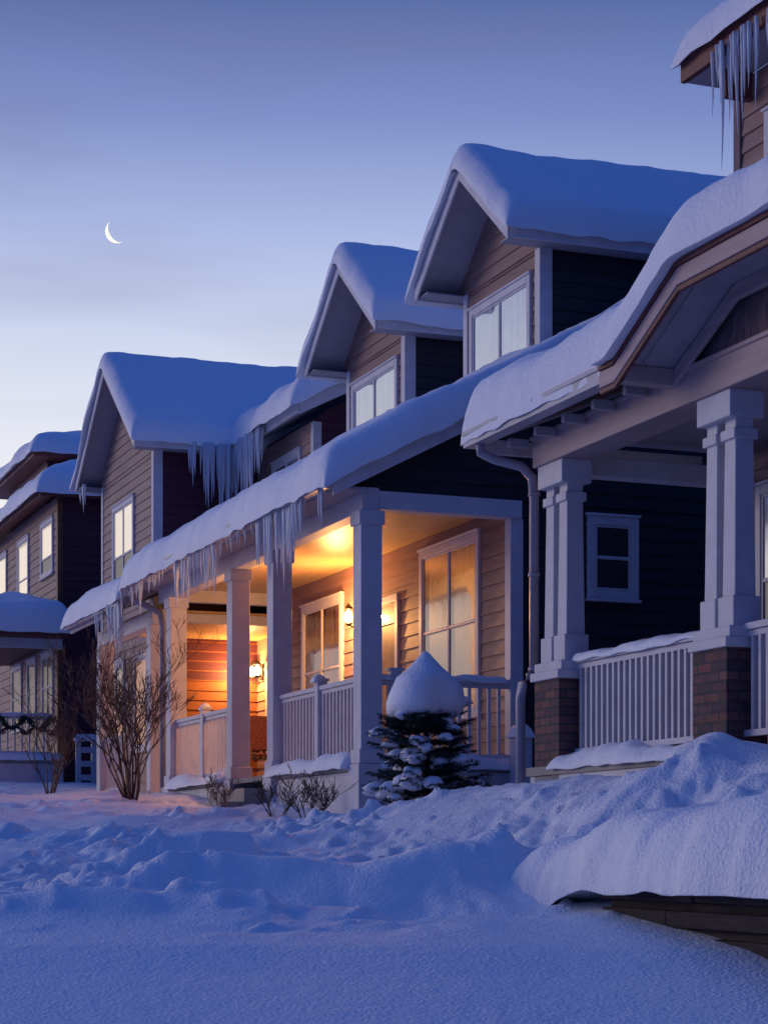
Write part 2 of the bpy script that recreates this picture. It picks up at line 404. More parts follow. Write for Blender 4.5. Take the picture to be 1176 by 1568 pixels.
fbox(D_, 'F', 1.8, 3.52, 4.62, 3.3, 3.4, 0, .065); fbox(D_, 'F', 1.8, 3.62, 4.52, 3.02, 3.08, 0, .06)
fbox(H.g('front_door', 'wood'), 'F', 1.8, 3.62, 4.52, 1.0, 3.02, 0, .04); fbox(H.g('door_transom_glass', 'glass_porch'), 'F', 1.8, 3.62, 4.52, 3.08, 3.3, 0, .03)
fbox(H.g('house_number_trim', 'trim'), 'F', 1.8, 5.0, 5.22, 2.55, 2.79, .02, .04)
window(H, 'S', 0, 2.78, 3.24, 3.05, 3.80, ('glass_low', 'glass_low'), False, .5, .1)
def dormer(H, y0, y1, xw, zbase, zeave, slope, oh, ohf, xend, sid, side, win, seed, th=.27, wm=('glass', 'glass_low')):
    yc = (y0+y1)/2; hw = (y1-y0)/2+oh
    zr = zeave+slope*hw
    f = lambda x, y: zr-slope*abs(y-yc)
    fs = lambda x, y: zr+slope*.06-slope*math.sqrt((y-yc)**2+.006)
    x0 = xw-ohf
    hfield(H.g('roof_deck_trim', 'soffit'), [x0, xend], [yc-hw, yc, yc+hw], f, lambda x, y: f(x, y)-.13)
    R_ = H.g('rake_trim', 'trim')
    hfield(R_, [x0-.03, x0], [yc-hw-.01, yc, yc+hw+.01], lambda x, y: f(x, y)-.012, lambda x, y: f(x, y)-.20)
    R_.box(x0, xend, yc-hw-.03, yc-hw-.001, zeave-.17, zeave+.0); R_.box(x0, xend, yc+hw+.001, yc+hw+.03, zeave-.17, zeave)
    H.g('soffit', 'soffit').box(x0+.02, xend, yc-hw+.01, y0, zeave-.15, zeave-.135)
    H.g('soffit', 'soffit').box(x0+.02, xend, y1, yc+hw-.01, zeave-.15, zeave-.135)
    snow(H.g('roof_snow', 'snow'), x0-.10, xend, yc-hw-.10, yc+hw+.20, fs, th, .20, (1, 0, 1, 1), .13, seed, .2, wob=.045, droop=.05, extra=(yc-.1, yc-.05, yc, yc+.05, yc+.1), pw=2.5)
    zt = zeave-.14
    C = H.g('body_core', 'dark')
    hfield(C, [xw+.03, xend], [y0+.03, yc, y1-.03], lambda x, y: f(x, y)-.15, lambda x, y: zbase)
    S = H.g(*sid)
    siding(S, 'F', xw, y0+.11, y1-.11, zbase, zt)
    siding(S, 'F', xw, y0, y1, zt, zr-.16, lim=lambda z: (yc-(zr-.12-z)/slope, yc+(zr-.12-z)/slope))
    siding(H.g(*side), 'S', y0, xw+.05, xend, zbase, zt)
    T = H.g('corner_trim', 'trim')
    T.box(xw-.035, xw+.13, y0-.035, y0+.11, zbase, zt); T.box(xw-.035, xw+.03, y1-.11, y1+.02, zbase, zt)
    a, c, d, e = win
    window(H, 'F', xw, a, c, d, e, wm, True, .34, .09)
dormer(H, .6, 2.8, 2.4, 4.6, 7.26, .80, .31, .55, 7.4, ('front_siding', 'sidM'), ('side_siding', 'sidM_shaded'), (.90, 2.5, 5.45, 6.78), 5)
dormer(H, 4.85, 7.12, 2.4, 4.6, 7.26, .80, .31, .55, 7.4, ('front_siding', 'sidM'), ('side_siding', 'sidM_shaded'), (5.17, 6.8, 5.45, 6.78), 8)
I = H.g('icicles', 'ice')
icicle_row(I, -.6, 3.8, 5.7, 3.98, 60, .25, .85, .032, 2)
icicle_row(I, -.6, .45, 2.1, 3.98, 55, .2, 1.0, .038, 5)
icicle_row(I, -.6, 6.7, 8.7, 3.98, 36, .1, .6, .03, 9)
icicle_row(I, -.6, -.2, .05, 3.98, 3, .3, .6, .02, 11)
icicle_row(I, -.6, 2.1, 7.2, 3.98, 60, .06, .35, .022, 14)
H.g('downspout', 'pipe').tube([(-.55, 8.5, 3.95), (-.5, 8.5, 3.8), (-.1, 8.5, 3.62), (-.05, 8.5, 3.4), (-.05, 8.5, .8)], .05)
H.done()
mb = MB(); e = empty('meter_box')
mb.box(1.60, 1.80, -.42, -.25, .3, 1.30); mb.box(1.58, 1.82, -.44, -.23, 1.30, 1.35); mb.box(1.63, 1.77, -.435, -.42, .8, 1.2); mb.obj('cabinet', M['trim'], e, .01)
mb = MB(); snow(mb, 1.57, 1.83, -.45, -.22, lambda x, y: 1.35, .12, .1, st=.04, seed=4); mb.obj('snow_cap', M['snow'], e, 0, True)

# ------------------------------------------------------------ N : maroon house with gable wing
H = House('maroon_house')
fP = lambda x, y: 3.93+.45*(x+.5)
hfield(H.g('porch_roof_trim', 'soffit'), [-.5, 2.7], [8.9, 12.75], fP, lambda x, y: fP(x, y)-.16)
H.g('porch_roof_trim').box(-.53, -.501, 8.9, 12.75, 3.72, 3.92)
H.g('gutter', 'gutter').box(-.64, -.535, 8.9, 12.75, 3.78, 3.9)
snow(H.g('roof_snow', 'snow'), -.68, 2.75, 8.8, 12.9, fP, .32, .25, (1, 0, 1, 1), .15, 13, .25, wob=.05, pw=2.4)
C = H.g('body_core', 'dark')
C.box(2.73, 10, 9.53, 12.6, 0, 7.0); C.box(.9, 8, 12.53, 16.27, 0, 6.8)
siding(H.g('front_siding', 'sidN'), 'F', 2.7, 9.5, 12.5, 1.0, 6.95)
siding(H.g('side_siding', 'sidN_shaded'), 'S', 9.5, 2.7, 9, .5, 9, lim=lambda z: (max(2.7, 2.7+(z-7.0)/.5), 9))
siding(H.g('porch_side_siding', 'sidN_lamplit'), 'S', 12.5, .9, 2.7, 1.0, 3.7)
H.g('corner_trim', 'trim').box(2.66, 2.8, 9.46, 9.6, .5, 6.9)
fN = lambda x, y: 7.12+.5*(x-2.3)
hfield(H.g('roof_deck_trim', 'soffit'), [2.3, 7.5], [9.0, 13.2], fN, lambda x, y: fN(x, y)-.18)
hfield(H.g('rake_trim', 'trim'), [2.27, 7.5], [8.97, 9.0], lambda x, y: fN(x, y)-.01, lambda x, y: fN(x, y)-.22)
H.g('rake_trim').box(2.24, 2.297, 9.0, 12.4, 6.92, 7.1)
snow(H.g('roof_snow', 'snow'), 2.08, 7.5, 8.85, 13.6, fN, .36, .3, (1, 0, 1, 0), .13, 15, .35, wob=.09)
window(H, 'F', 2.7, 10.2, 11.5, 5.35, 6.5, ('glass', 'glass_low'), True, .4)
dormer(H, 12.5, 16.3, .87, 3.0, 7.02, .76, .35, .42, 7.4, ('front_siding', 'sidN'), ('side_siding', 'sidN_shaded'), (13.9, 15.3, 4.95, 6.25), 31, .25, ('glass_warm', 'glass_low'))
siding(H.g('front_siding', 'sidN'), 'F', .87, 12.5, 16.3, .6, 3.0)
H.g('corner_trim').box(.83, .97, 12.46, 12.6, .6, 3.0)
window(H, 'F', .87, 12.95, 13.7, 1.9, 3.4, ('glass_lit', 'glass_lit'), False, .5)
window(H, 'F', .87, 14.6, 15.7, 1.9, 3.4, ('glass_porch', 'glass_lit'), True, .5)
H.g('porch_ceiling', 'ceil').box(-.1, 2.7, 9.0, 12.5, 3.70, 3.74)
T = H.g('beam_trim', 'trim'); T.box(-.1, .1, 8.95, 12.6, 3.5, 3.72); T.box(.1, 2.7, 8.95, 9.1, 3.55, 3.69)
P = H.g('porch_posts', 'trim')
for s_ in (9.1, 12.45):
    P.box(-.12, .12, s_-.12, s_+.12, .9, 3.5)
H.g('porch_floor', 'floor').box(-.13, 2.7, 9, 12.6, .9, .98); H.g('skirt_trim', 'trim').box(-.1, -.05, 9, 12.6, .5, .9)
railing(H, 'F', 0, 10.9, 12.33, 1.06, 1.95)
fbox(H.g('front_door', 'wood'), 'F', 2.7, 10.9, 11.8, 1.0, 3.05, 0, .04)
D_ = H.g('door_trim', 'trim')
fbox(D_, 'F', 2.7, 10.8, 10.9, 1.0, 3.15, 0, .06); fbox(D_, 'F', 2.7, 11.8, 11.9, 1.0, 3.15, 0, .06); fbox(D_, 'F', 2.7, 10.9, 11.8, 3.05, 3.15, 0, .06)
I = H.g('icicles', 'ice')
icicle_row(I, 2.15, 10.6, 12.6, 6.98, 80, .3, 1.3, .05, 4)
icicle_row(I, 12.08, 1.35, 2.2, 6.95, 50, .6, 1.6, .055, 6, along='x')
icicle_row(I, -.6, 8.9, 10.4, 3.82, 34, .15, .95, .038, 12)
icicle_row(I, .5, 16.2, 16.7, 6.9, 7, .3, .8, .03, 3)
H.done()

# ------------------------------------------------------------ far house (left)
H = House('maroon_house')
C = H.g('body_core', 'dark'); C.box(.95, 9, 20.53, 29, .5, 7.4); C.box(1.03, 6, 22.03, 26, 7.4, 8.6)
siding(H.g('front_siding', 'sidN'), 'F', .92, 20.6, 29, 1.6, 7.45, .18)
siding(H.g('side_siding', 'sidN_shaded'), 'S', 20.5, .95, 9, 1.2, 7.45, .18)
H.g('corner_trim', 'wood').box(.89, 1.0, 20.47, 20.6, 1.6, 7.45)
def fL(x, y): return 7.5+.45*min(x-.45, y-20.1, 2.2)
hfield(H.g('roof_deck_trim', 'redtrim'), span(.45, 9, .5), span(20.1, 30, .5), fL, lambda x, y: 7.36 if fL(x, y) < 7.6 else fL(x, y)-.2)
snow(H.g('roof_snow', 'snow'), .33, 9, 19.98, 30, fL, .38, .3, (1, 0, 1, 0), .2, 41, .25, wob=.07)
siding(H.g('front_siding', 'sidN'), 'F', 1.0, 22, 26, 7.5, 8.65, .18); siding(H.g('side_siding', 'sidN_shaded'), 'S', 22, 1.0, 6, 7.5, 8.65, .18)
def fU(x, y): return 8.6+.35*min(x-.6, y-21.5, 1.5)
hfield(H.g('roof_deck_trim', 'redtrim'), span(.6, 7, .5), span(21.5, 27, .5), fU, lambda x, y: 8.45)
snow(H.g('roof_snow', 'snow'), .48, 7, 21.38, 27, fU, .30, .3, (1, 0, 1, 0), .2, 44, .25, wob=.07)
for a, c in ((21.0, 22.1), (23.6, 24.7), (26.2, 27.4)): window(H, 'F', .92, a, c, 6.0-.2*(a > 23), 7.0, ('glass_warm', 'glass_warm' if a > 23 else 'glass_low'), False, .3)
for a, c in ((21.0, 22.0), (22.8, 23.6), (24.4, 25.4)): window(H, 'F', .92, a, c, 2.9, 4.2, ('glass_low', 'glass_low'), a == 21.0, .5)
def fQ(x, y): return 4.55+.35*min(x+1.3, y-19.4, .9-x+.3)
hfield(H.g('roof_deck_trim', 'redtrim'), span(-1.3, .9, .2), span(19.4, 26, .3), fQ, lambda x, y: 4.4)
snow(H.g('roof_snow', 'snow'), -1.4, 1.0, 19.28, 26, fQ, .48, .3, (1, 1, 1, 0), .12, 47, .15)
P = H.g('porch_posts', 'trim')
P.box(-.95, -.75, 19.8, 20, 1.6, 4.4); P.box(.62, .82, 19.8, 20, 1.3, 1.75)
H.g('beam_trim', 'trim').box(-1.0, .85, 19.8, 19.95, 4.2, 4.4)
H.g('porch_floor', 'floor').box(-1, .9, 19.7, 26, 1.85, 1.95); H.g('skirt_trim', 'trim').box(-1, .85, 19.72, 19.78, 1.3, 1.85)
railing(H, 'S', 19.85, -1, .62, 2.05, 2.85, .14)
snow(H.g('porch_snow', 'snow'), -1, .85, 19.6, 19.9, lambda x, y: 1.95, .12, .1, st=.08, seed=9)
snow(H.g('porch_snow', 'snow'), -1, .62, 19.79, 19.91, lambda x, y: 2.85, .06, .05, st=.08, seed=10)
W = H.g('garland', 'leaf'); rd = random.Random(2)
for k in range(420):
    x = -1+1.62*rd.random(); ph = (x+1)/.54
    z = 2.78-.22*abs(math.sin(ph*math.pi))
    W.tube([(x, 19.77, z), (x+rd.uniform(-.07, .07), 19.72+rd.uniform(-.04, .04), z+rd.uniform(-.09, .07))], [.022, .003], 4)
for cx in (-.46, .08, .6):
    for k in range(90):
        a = k*.07; r = .15+rd.uniform(-.035, .035)
        x, z = cx+r*math.cos(a), 2.62+r*math.sin(a)
        W.tube([(x, 19.76, z), (x+rd.uniform(-.06, .06), 19.70+rd.uniform(-.05, .05), z+rd.uniform(-.06, .06))], [.022, .003], 4)
    Bw = H.g('garland_bow', 'blanket')
    Bw.tube([(cx, 19.66, 2.48), (cx-.09, 19.65, 2.54), (cx-.07, 19.65, 2.43), (cx, 19.66, 2.48)], [.01, .03, .03, .01], 6)
    Bw.tube([(cx, 19.66, 2.48), (cx+.09, 19.65, 2.54), (cx+.07, 19.65, 2.43), (cx, 19.66, 2.48)], [.01, .03, .03, .01], 6)
H.done()
mb = MB(); e = empty('gate_post')
for xx, yy in ((1.0, 19.2), (1.32, 19.2)):
    mb.box(xx, xx+.1, yy, yy+.1, 1.2, 2.35)
for k in range(3): mb.box(1.1, 1.32, 19.23, 19.27, 1.5+k*.28, 1.62+k*.28)
mb.obj('post_and_rails', M['trim'], e, .01)
mb = MB(); snow(mb, .98, 1.45, 19.15, 19.35, lambda x, y: 2.35, .1, .08, st=.04, seed=2); mb.obj('snow_cap', M['snow'], e, 0, True)

# ------------------------------------------------------------ R : right craftsman house
H = House('craftsman_house')
G0, G1, GS = -6.5, -7.5, .50     # gable foot, shoulder, slope
GR = (G0-G1)
def gz(x, y): return 3.93+GS*max(0, min(G0-y, GR))
def fR(x, y):
    base = 3.97+.40*(x+.2)
    return max(base, gz(x, y)) if y < G0 else base
yy = sorted(set(span(-12, G1, .5)+span(G1, G0, .15)+span(G0, -3.45, .5)))
hfield(H.g('roof_deck_trim', 'soffit'), span(-.2, 2.3, .2), yy, fR, lambda x, y: fR(x, y)-.14)
yg = [-12, G1, G0, G0+.25]
hfield(H.g('gable_deck', 'soffit'), [-.36, .3], yg, gz, lambda x, y: gz(x, y)-.12)
hfield(H.g('gable_trim', 'redtrim'), [-.40, -.361], yg, lambda x, y: gz(x, y)-.01, lambda x, y: gz(x, y)-.055)
hfield(H.g('gable_fascia_trim', 'trimR'), [-.385, -.350], yg, lambda x, y: gz(x, y)-.058, lambda x, y: gz(x, y)-.19)
hfield(H.g('gable_trim', 'redtrim'), [-.378, -.345], yg, lambda x, y: gz(x, y)-.193, lambda x, y: gz(x, y)-.24)
gi = lambda x, y: gz(x, y)-.14
hfield(H.g('gable_inner_trim', 'trimR'), [.08, .12], [-12, G1-.05, G0-.12], gi, lambda x, y: gz(x, y)-.27)
def fsm(x, y):
    u = G0-y; q = .10
    def sp(v): return q*math.log(1+math.exp(max(-30, min(30, v/q))))
    g = 3.95+GS*(sp(u)-sp(u-GR))
    base = 3.97+.40*(x+.2)
    w = 1/(1+math.exp(-(max(-30, min(30, (u)/.12)))))
    return base*(1-w)+max(base, g)*w
snow(H.g('roof_snow', 'snow'), -.36, 2.35, -12, -3.34, fsm, .44, .22, (1, 0, 0, 1), .10, 61, .24, wob=.035, droop=.06, pw=2.7)
snow(H.g('roof_snow', 'snow'), -.49, .6, -12, G0+.22, lambda x, y: gz(x, y)+.002, .40, .24, (1, 0, 0, 1), .10, 65, .22, wob=.035, droop=.02, pw=2.4)
G = H.g('gutter', 'gutter'); G.box(-.34, -.203, G0+.1, -3.42, 3.80, 3.93); G.box(-.355, -.34, G0+.1, -3.42, 3.91, 3.945)
H.g('end_trim', 'trim').box(-.2, 2.2, -3.45, -3.42, 3.76, 3.9)
for i in range(5):
    y = -3.9-.56*i; H.g('rafter_tails_trim', 'soffit').box(-.10, .1, y-.03, y+.03, 3.74, 3.82)
T = H.g('beam_board_trim', 'trimR'); T.box(.12, .46, -12, -3.95, 3.55, 3.82); T.box(.10, .48, -12, -3.93, 3.80, 3.84)
H.g('beam_trim', 'trim').box(.46, 2.25, -4.08, -3.9, 3.5, 3.68)
H.g('porch_ceiling', 'soffit').box(.4, 2.25, -12, -3.8, 3.86, 3.9)
Sg = H.g('gable_shingles', 'sidR')
rd = random.Random(4); z = 3.84; k = 0
while z < 4.36:
    y = -12+(k % 2)*.06
    while y < G0-.05:
        w = rd.uniform(.09, .15); top = gz(0, min(y+w, G0))-.13
        zt = min(z+.13, top)
        if zt > z+.02: Sg.box(.19-rd.uniform(0, .008), .23, y, y+w-.006, z, zt)
        y += w
    z += .115; k += 1
H.g('body_core', 'dark').box(.235, .26, -12, -6.8, 3.84, 4.2)
H.g('bracket_trim', 'trimR').box(-.34, .2, G0-.12, G0+.0, 3.72, 3.86)
for yc_ in (-4.25, -7.12):
    P = H.g('porch_posts', 'trim'); X_ = .30
    for dy in (-.135, .135):
        P.taper(X_, yc_+dy, 1.80, 3.35, .095, .078)
        P.box(X_-.12, X_+.12, yc_+dy-.115, yc_+dy+.115, 1.74, 1.98)
        P.box(X_-.105, X_+.105, yc_+dy-.105, yc_+dy+.105, 3.18, 3.26)
    P.box(X_-.15, X_+.15, yc_-.25, yc_+.25, 3.34, 3.55); P.box(X_-.17, X_+.17, yc_-.28, yc_+.28, 1.66, 1.745)
    H.g('brick_piers', 'brick').box(X_-.18, X_+.18, yc_-.25, yc_+.25, .2, 1.58)
    P.box(X_-.21, X_+.21, yc_-.29, yc_+.29, 1.58, 1.66)
railing(H, 'F', .3, -6.87, -4.5, .90, 1.76, .10)
railing(H, 'F', .3, -10.75, -7.37, .90, 1.76, .10)
snow(H.g('rail_snow', 'snow'), .235, .365, -6.87, -4.5, lambda x, y: 1.76, .06, .05, st=.07, seed=71, amp=.9, wob=.02)
snow(H.g('rail_snow', 'snow'), .05, .5, -6.85, -4.42, lambda x, y: .80, .12, .12, st=.08, seed=72, amp=1.2, wob=.06)
H.g('porch_floor', 'floor').box(.1, 2.25, -12, -3.85, .72, .8); H.g('skirt_trim', 'trim').box(.12, .16, -12, -3.9, .2, .72)
C = H.g('body_core', 'dark'); C.box(2.28, 9, -12, -4.03, .2, 7.3)
siding(H.g('front_siding', 'sidM'), 'F', 2.25, -12, -4.1, .8, 3.86); siding(H.g('front_siding', 'sidM'), 'F', 2.25, -12, -4.1, 4.5, 7.35)
H.g('corner_trim', 'sidR').box(2.21, 2.3, -4.12, -4.0, .8, 7.3)
window(H, 'F', 2.25, -5.9, -4.5, 1.75, 3.35, ('glass', 'glass_low'), True, .5)
window(H, 'F', 2.25, -5.9, -4.65, 5.5, 6.8, ('glass', 'glass_low'), True, .4)
YE = -3.85
fT = lambda x, y: 7.62+.5*(x-1.8)
hfield(H.g('upper_deck_trim', 'soffit'), [1.8, 8], [-12, YE], fT, lambda x, y: fT(x, y)-.16)
H.g('upper_trim', 'redtrim').box(1.74, 1.797, -12, YE+.03, 7.36, 7.6)
hfield(H.g('upper_trim', 'redtrim'), [1.8, 8], [YE+.003, YE+.03], lambda x, y: fT(x, y)-.01, lambda x, y: fT(x, y)-.22)
H.g('upper_soffit', 'soffit').box(1.8, 2.25, -12, YE, 7.36, 7.39)
H.g('upper_trim', 'redtrim').box(1.95, 2.25, -4.3, -4.22, 7.1, 7.36)
snow(H.g('roof_snow', 'snow'), 1.66, 8, -12, YE+.12, fT, .26, .22, (1, 0, 0, 1), .12, 81, .25)
I = H.g('icicles', 'ice'); icicle_row(I, 1.72, -7.5, -4.5, 7.42, 80, .1, .95, .024, 7)
icicles(I, [(1.72, -4.62, 7.42, 1.15, .03), (1.72, -4.45, 7.42, .6, .02), (1.74, -4.85, 7.42, .9, .025)])
D = H.g('downspout', 'pipe')
D.tube([(-.27, -3.65, 3.82), (-.27, -3.66, 3.72), (-.15, -3.7, 3.66), (.1, -3.76, 3.60), (.20, -3.78, 3.5), (.22, -3.78, 3.3), (.22, -3.78, 1.75), (.18, -3.78, 1.66), (.10, -3.78, 1.58), (.08, -3.78, 1.45), (.08, -3.78, .3)], .045, 12)
for z in (1.72, 2.6, 3.35): D.tube([(.22, -3.78, z-.02), (.22, -3.78, z+.02)], .055, 12)
H.done()

# ------------------------------------------------------------ lamps
def porch_lamp(name, x, y, z, power, two=False):
    e = empty(name)
    mb = MB(); mb.box(x-.02, x+.0, y-.06, y+.06, z-.15, z+.12)
    mb.tube([(x-.02, y, z-.08), (x-.10, y, z-.14), (x-.16, y, z-.10)], .012, 8)
    bulbs = [(x-.16, y)] if not two else [(x-.14, y-.15), (x-.14, y+.15)]
    bm = MB()
    for bx, by in bulbs:
        mb.revolve(bx, by, z-.10, [(.02, -.03), (.055, 0), (.06, .01)], 10)
        mb.revolve(bx, by, z+.10, [(.075, 0), (.045, .04), (.012, .07), (.008, .09)], 10)
        for a in range(4):
            mb.tube([(bx+.06*math.cos(a*1.57+.78), by+.06*math.sin(a*1.57+.78), z-.1), (bx+.07*math.cos(a*1.57+.78), by+.07*math.sin(a*1.57+.78), z+.1)], .003, 5)
        if two: mb.tube([(x-.16, y, z-.10), (bx, by, z-.12)], .01, 6)
        bm.revolve(bx, by, z-.09, [(.012, 0), (.045, .03), (.058, .08), (.045, .14), (.008, .18)], 12)
    mb.obj('lantern_frame', M['metal'], e); bm.obj('bulb', M['bulb'], e, 0, True)
    l = bpy.data.lights.new('bulb_light', 'POINT'); l.energy = power; l.color = (1, .45, .13); l.shadow_soft_size = .06
    o = bpy.data.objects.new('bulb_light', l); scene.collection.objects.link(o); o.parent = e; o.location = (x-.36, y, z-.02)
porch_lamp('porch_lantern', 1.78, 5.02, 3.25, 165)
porch_lamp('porch_lantern', 2.67, 12.15, 3.15, 130, True)

e = empty('porch_chair'); mb = MB(); cx, cy, z0 = 1.2, 7.6, .995
for dx in (-.25, .25):
    for dy in (-.24, .24): mb.box(cx+dx-.025, cx+dx+.025, cy+dy-.025, cy+dy+.025, z0, z0+(1.05 if dy > 0 else .62))
for k in range(6): mb.box(cx-.25+k*.09, cx-.19+k*.09, cy-.24, cy+.24, z0+.42, z0+.45)
for k in range(5): mb.box(cx-.21+k*.1, cx-.16+k*.1, cy+.22, cy+.25, z0+.45, z0+1.02)
mb.box(cx-.28, cx-.20, cy-.26, cy+.24, z0+.62, z0+.65); mb.box(cx+.2, cx+.28, cy-.26, cy+.24, z0+.62, z0+.65)
mb.obj('frame', M['wood'], e, .006)
mb = MB(); mb.box(cx-.18, cx+.18, cy+.17, cy+.27, z0+.55, z0+1.07); mb.box(cx-.18, cx+.18, cy-.25, cy+.2, z0+.455, z0+.5); mb.obj('blanket', M['blanket'], e, .02)

# ------------------------------------------------------------ timber wall with snow mound (foreground right)
e = empty('retaining_wall', False, (1.21, 11.0, 0)); e.rotation_euler = (0, 0, math.atan2(.32, .947))
mb = MB(); rd = random.Random(3)
for row in range(3):
    y = -4.2+row*.5
    while y < -.1:
        w = rd.uniform(1.4, 2.0)
        j = rd.uniform(0, .012); mb.box(0+j, .3, y+.003, min(y+w, .05)-.003, -.245-.13*row+.003, -.155-.13*row-.001)
        y += w
mb.box(.06, .5, -4.2, .04, -.7, -.17)
mb.obj('timbers', M['stone'], e, .012)
mb = MB()
fm = lambda x, y: -.145-.14*sstep(-.1, .8, y)
snow(mb, -.16, 3.2, -4.2, 1.25, fm, .40, .40, (1, 0, 0, 1), .05, 91, .15, droop=.05, wob=.11)
mb.obj('snow_pillow', M['gsnow'], e, 0, True)

# ------------------------------------------------------------ spruce
def spruce(X, Y):
    z0 = .38
    e = empty('spruce_tree', False, (X, Y, z0))
    t = MB(); t.tube([(0, 0, -.2), (.01, 0, .6), (0, 0, 1.4)], [.05, .035, .012], 8); nd = MB(); sn = MB()
    rd = random.Random(11)
    lev = 11
    for i in range(lev):
        h = .06+1.15*i/lev; R = interp([(0, .50), (.35, .62), (.7, .52), (1.0, .42), (1.3, .25)], h)
        for k in range(11):
            a = k*2*math.pi/11+i*.9+rd.uniform(-.3, .3); L = R*rd.uniform(.62, 1.12)
            dz = rd.uniform(-.14, .06)-.05
            d = Vector((math.cos(a), math.sin(a), 0)); side = Vector((-d.y, d.x, 0))
            pts = [d*L*q+Vector((0, 0, h+dz*q+.10*q*q)) for q in (0, .35, .7, 1)]
            t.tube(pts, [.012, .009, .006, .003], 5)
            for j in range(11):
                q = .2+.8*j/10
                p = d*L*q+Vector((0, 0, h+dz*q+.10*q*q))
                for sg in (-1, 1):
                    tl = (.17*(1.15-q)+.045)*rd.uniform(.7, 1.2); td = (d*.65+side*sg*.8+Vector((0, 0, rd.uniform(-.25, .15)))).normalized()
                    for n in range(9):
                        c = p+td*tl*n/8
                        for w in range(3):
                            nd_ = (td*.8+Vector((rd.uniform(-1, 1), rd.uniform(-1, 1), rd.uniform(-.8, 1)))*.8).normalized()*.036
                            wv = nd_.cross(Vector((rd.uniform(-1, 1), rd.uniform(-1, 1), 1))).normalized()*.005
                            nd.add([tuple(c-wv), tuple(c+wv), tuple(c+nd_)], [(0, 1, 2)])
            if rd.random() < (.55 if i < 7 else .25):
                q = rd.uniform(.6, .97); c = d*L*q+Vector((0, 0, h+dz*q+.10*q*q+.04)); rr = rd.uniform(.07, .15 if i < 6 else .10)
                pr = [(math.sin(u*math.pi/8), -math.cos(u*math.pi/8)) for u in range(1, 8)]
                mbb = MB(); mbb.revolve(0, 0, 0, pr, 14, .5, rd.random()*50, 1.5)
                sn.add([tuple(c+d*(v[0]*rr*1.25)+side*(v[1]*rr*.95)+Vector((0, 0, v[2]*rr*.6-abs(v[0])*rr*.2))) for v in mbb.v], mbb.f)
    prof = [(.05, 1.05), (.20, 1.02), (.31, 1.03), (.375, 1.08), (.40, 1.15), (.40, 1.24), (.375, 1.33), (.33, 1.41), (.26, 1.47), (.18, 1.53), (.10, 1.59), (.05, 1.63), (.015, 1.65)]
    sn.revolve(0, 0, 0.02, prof, 32, .26, 3, 2.6)
    t.obj('trunk_and_limbs', M['bark'], e); nd.obj('needles', M['leaf'], e); sn.obj('snow_load', M['snow'], e, 0, True)
spruce(.42, 20.4)

# ------------------------------------------------------------ bare shrubs
def shrub(name, X, Y, h, spread, n, seed, depth=4, thick=1):
    rd = random.Random(seed); z0 = ground_h(X, Y)-.05
    e = empty(name, False, (X, Y, z0)); mb = MB()
    def grow(p, d, L, r, dep):
        pts = [p]; q = p.copy(); dd = d.copy()
        for i in range(4):
            dd = (dd+Vector((rd.uniform(-.18, .18), rd.uniform(-.18, .18), rd.uniform(-.02, .14)))).normalized(); q = q+dd*L/4; pts.append(q.copy())
        mb.tube(pts, [max(.0025, r*(1-.12*i)) for i in range(5)], 4)
        if dep > 0:
            for i in range(rd.choice((2, 3, 3))):
                b_ = pts[rd.choice((2, 3, 4))]
                nd_ = (dd+Vector((rd.uniform(-.8, .8), rd.uniform(-.8, .8), rd.uniform(-.15, .4)))).normalized()
                grow(b_, nd_, L*rd.uniform(.5, .8), r*.6, dep-1)
    for i in range(n):
        a = rd.uniform(0, 6.28); s_ = rd.uniform(.05, spread)
        grow(Vector((math.cos(a)*.06, math.sin(a)*.06, 0)), Vector((math.cos(a)*s_, math.sin(a)*s_, 1)).normalized(), h*rd.uniform(.35, .5), .014*h/1.5*thick, depth)
    mb.obj('branches', M['bark'], e)
shrub('bare_shrub', -3.35, 26.5, 1.95, .5, 13, 5, 5, .9)
shrub('bare_shrub', -5.6, 33.5, 1.7, .6, 8, 8, 4)
shrub('bare_shrub', -.78, 20.9, .6, .9, 16, 6, 3)
shrub('bare_shrub', -1.2, 22.6, .55, .9, 12, 16, 3)
shrub('bare_shrub', -2.0, 24.5, .5, .9, 10, 26, 3)
shrub('bare_shrub', .98, 20.2, .42, .9, 14, 9, 3)
shrub('bare_shrub', .60, 19.8, .35, .9, 8, 19, 2)
# ------------------------------------------------------------ moon
e = empty('moon', False, (-200*1.0, 1500, 468)); mb = MB(); R_ = 9.0; n = 40; vs = []
for k in range(n+1):
    a = math.pi*k/n
    vs.append((R_*math.cos(a), 0, R_*math.sin(a)))
for k in range(n+1):
    a = math.pi*k/n
    vs.append((R_*math.cos(a), 0, R_*.66*math.sin(a)))
mb.add(vs, [(k, k+1, n+2+k, n+1+k) for k in range(n)])
o = mb.obj('crescent', M['moon'], e); o.rotation_euler = (0, math.radians(-122), 0)

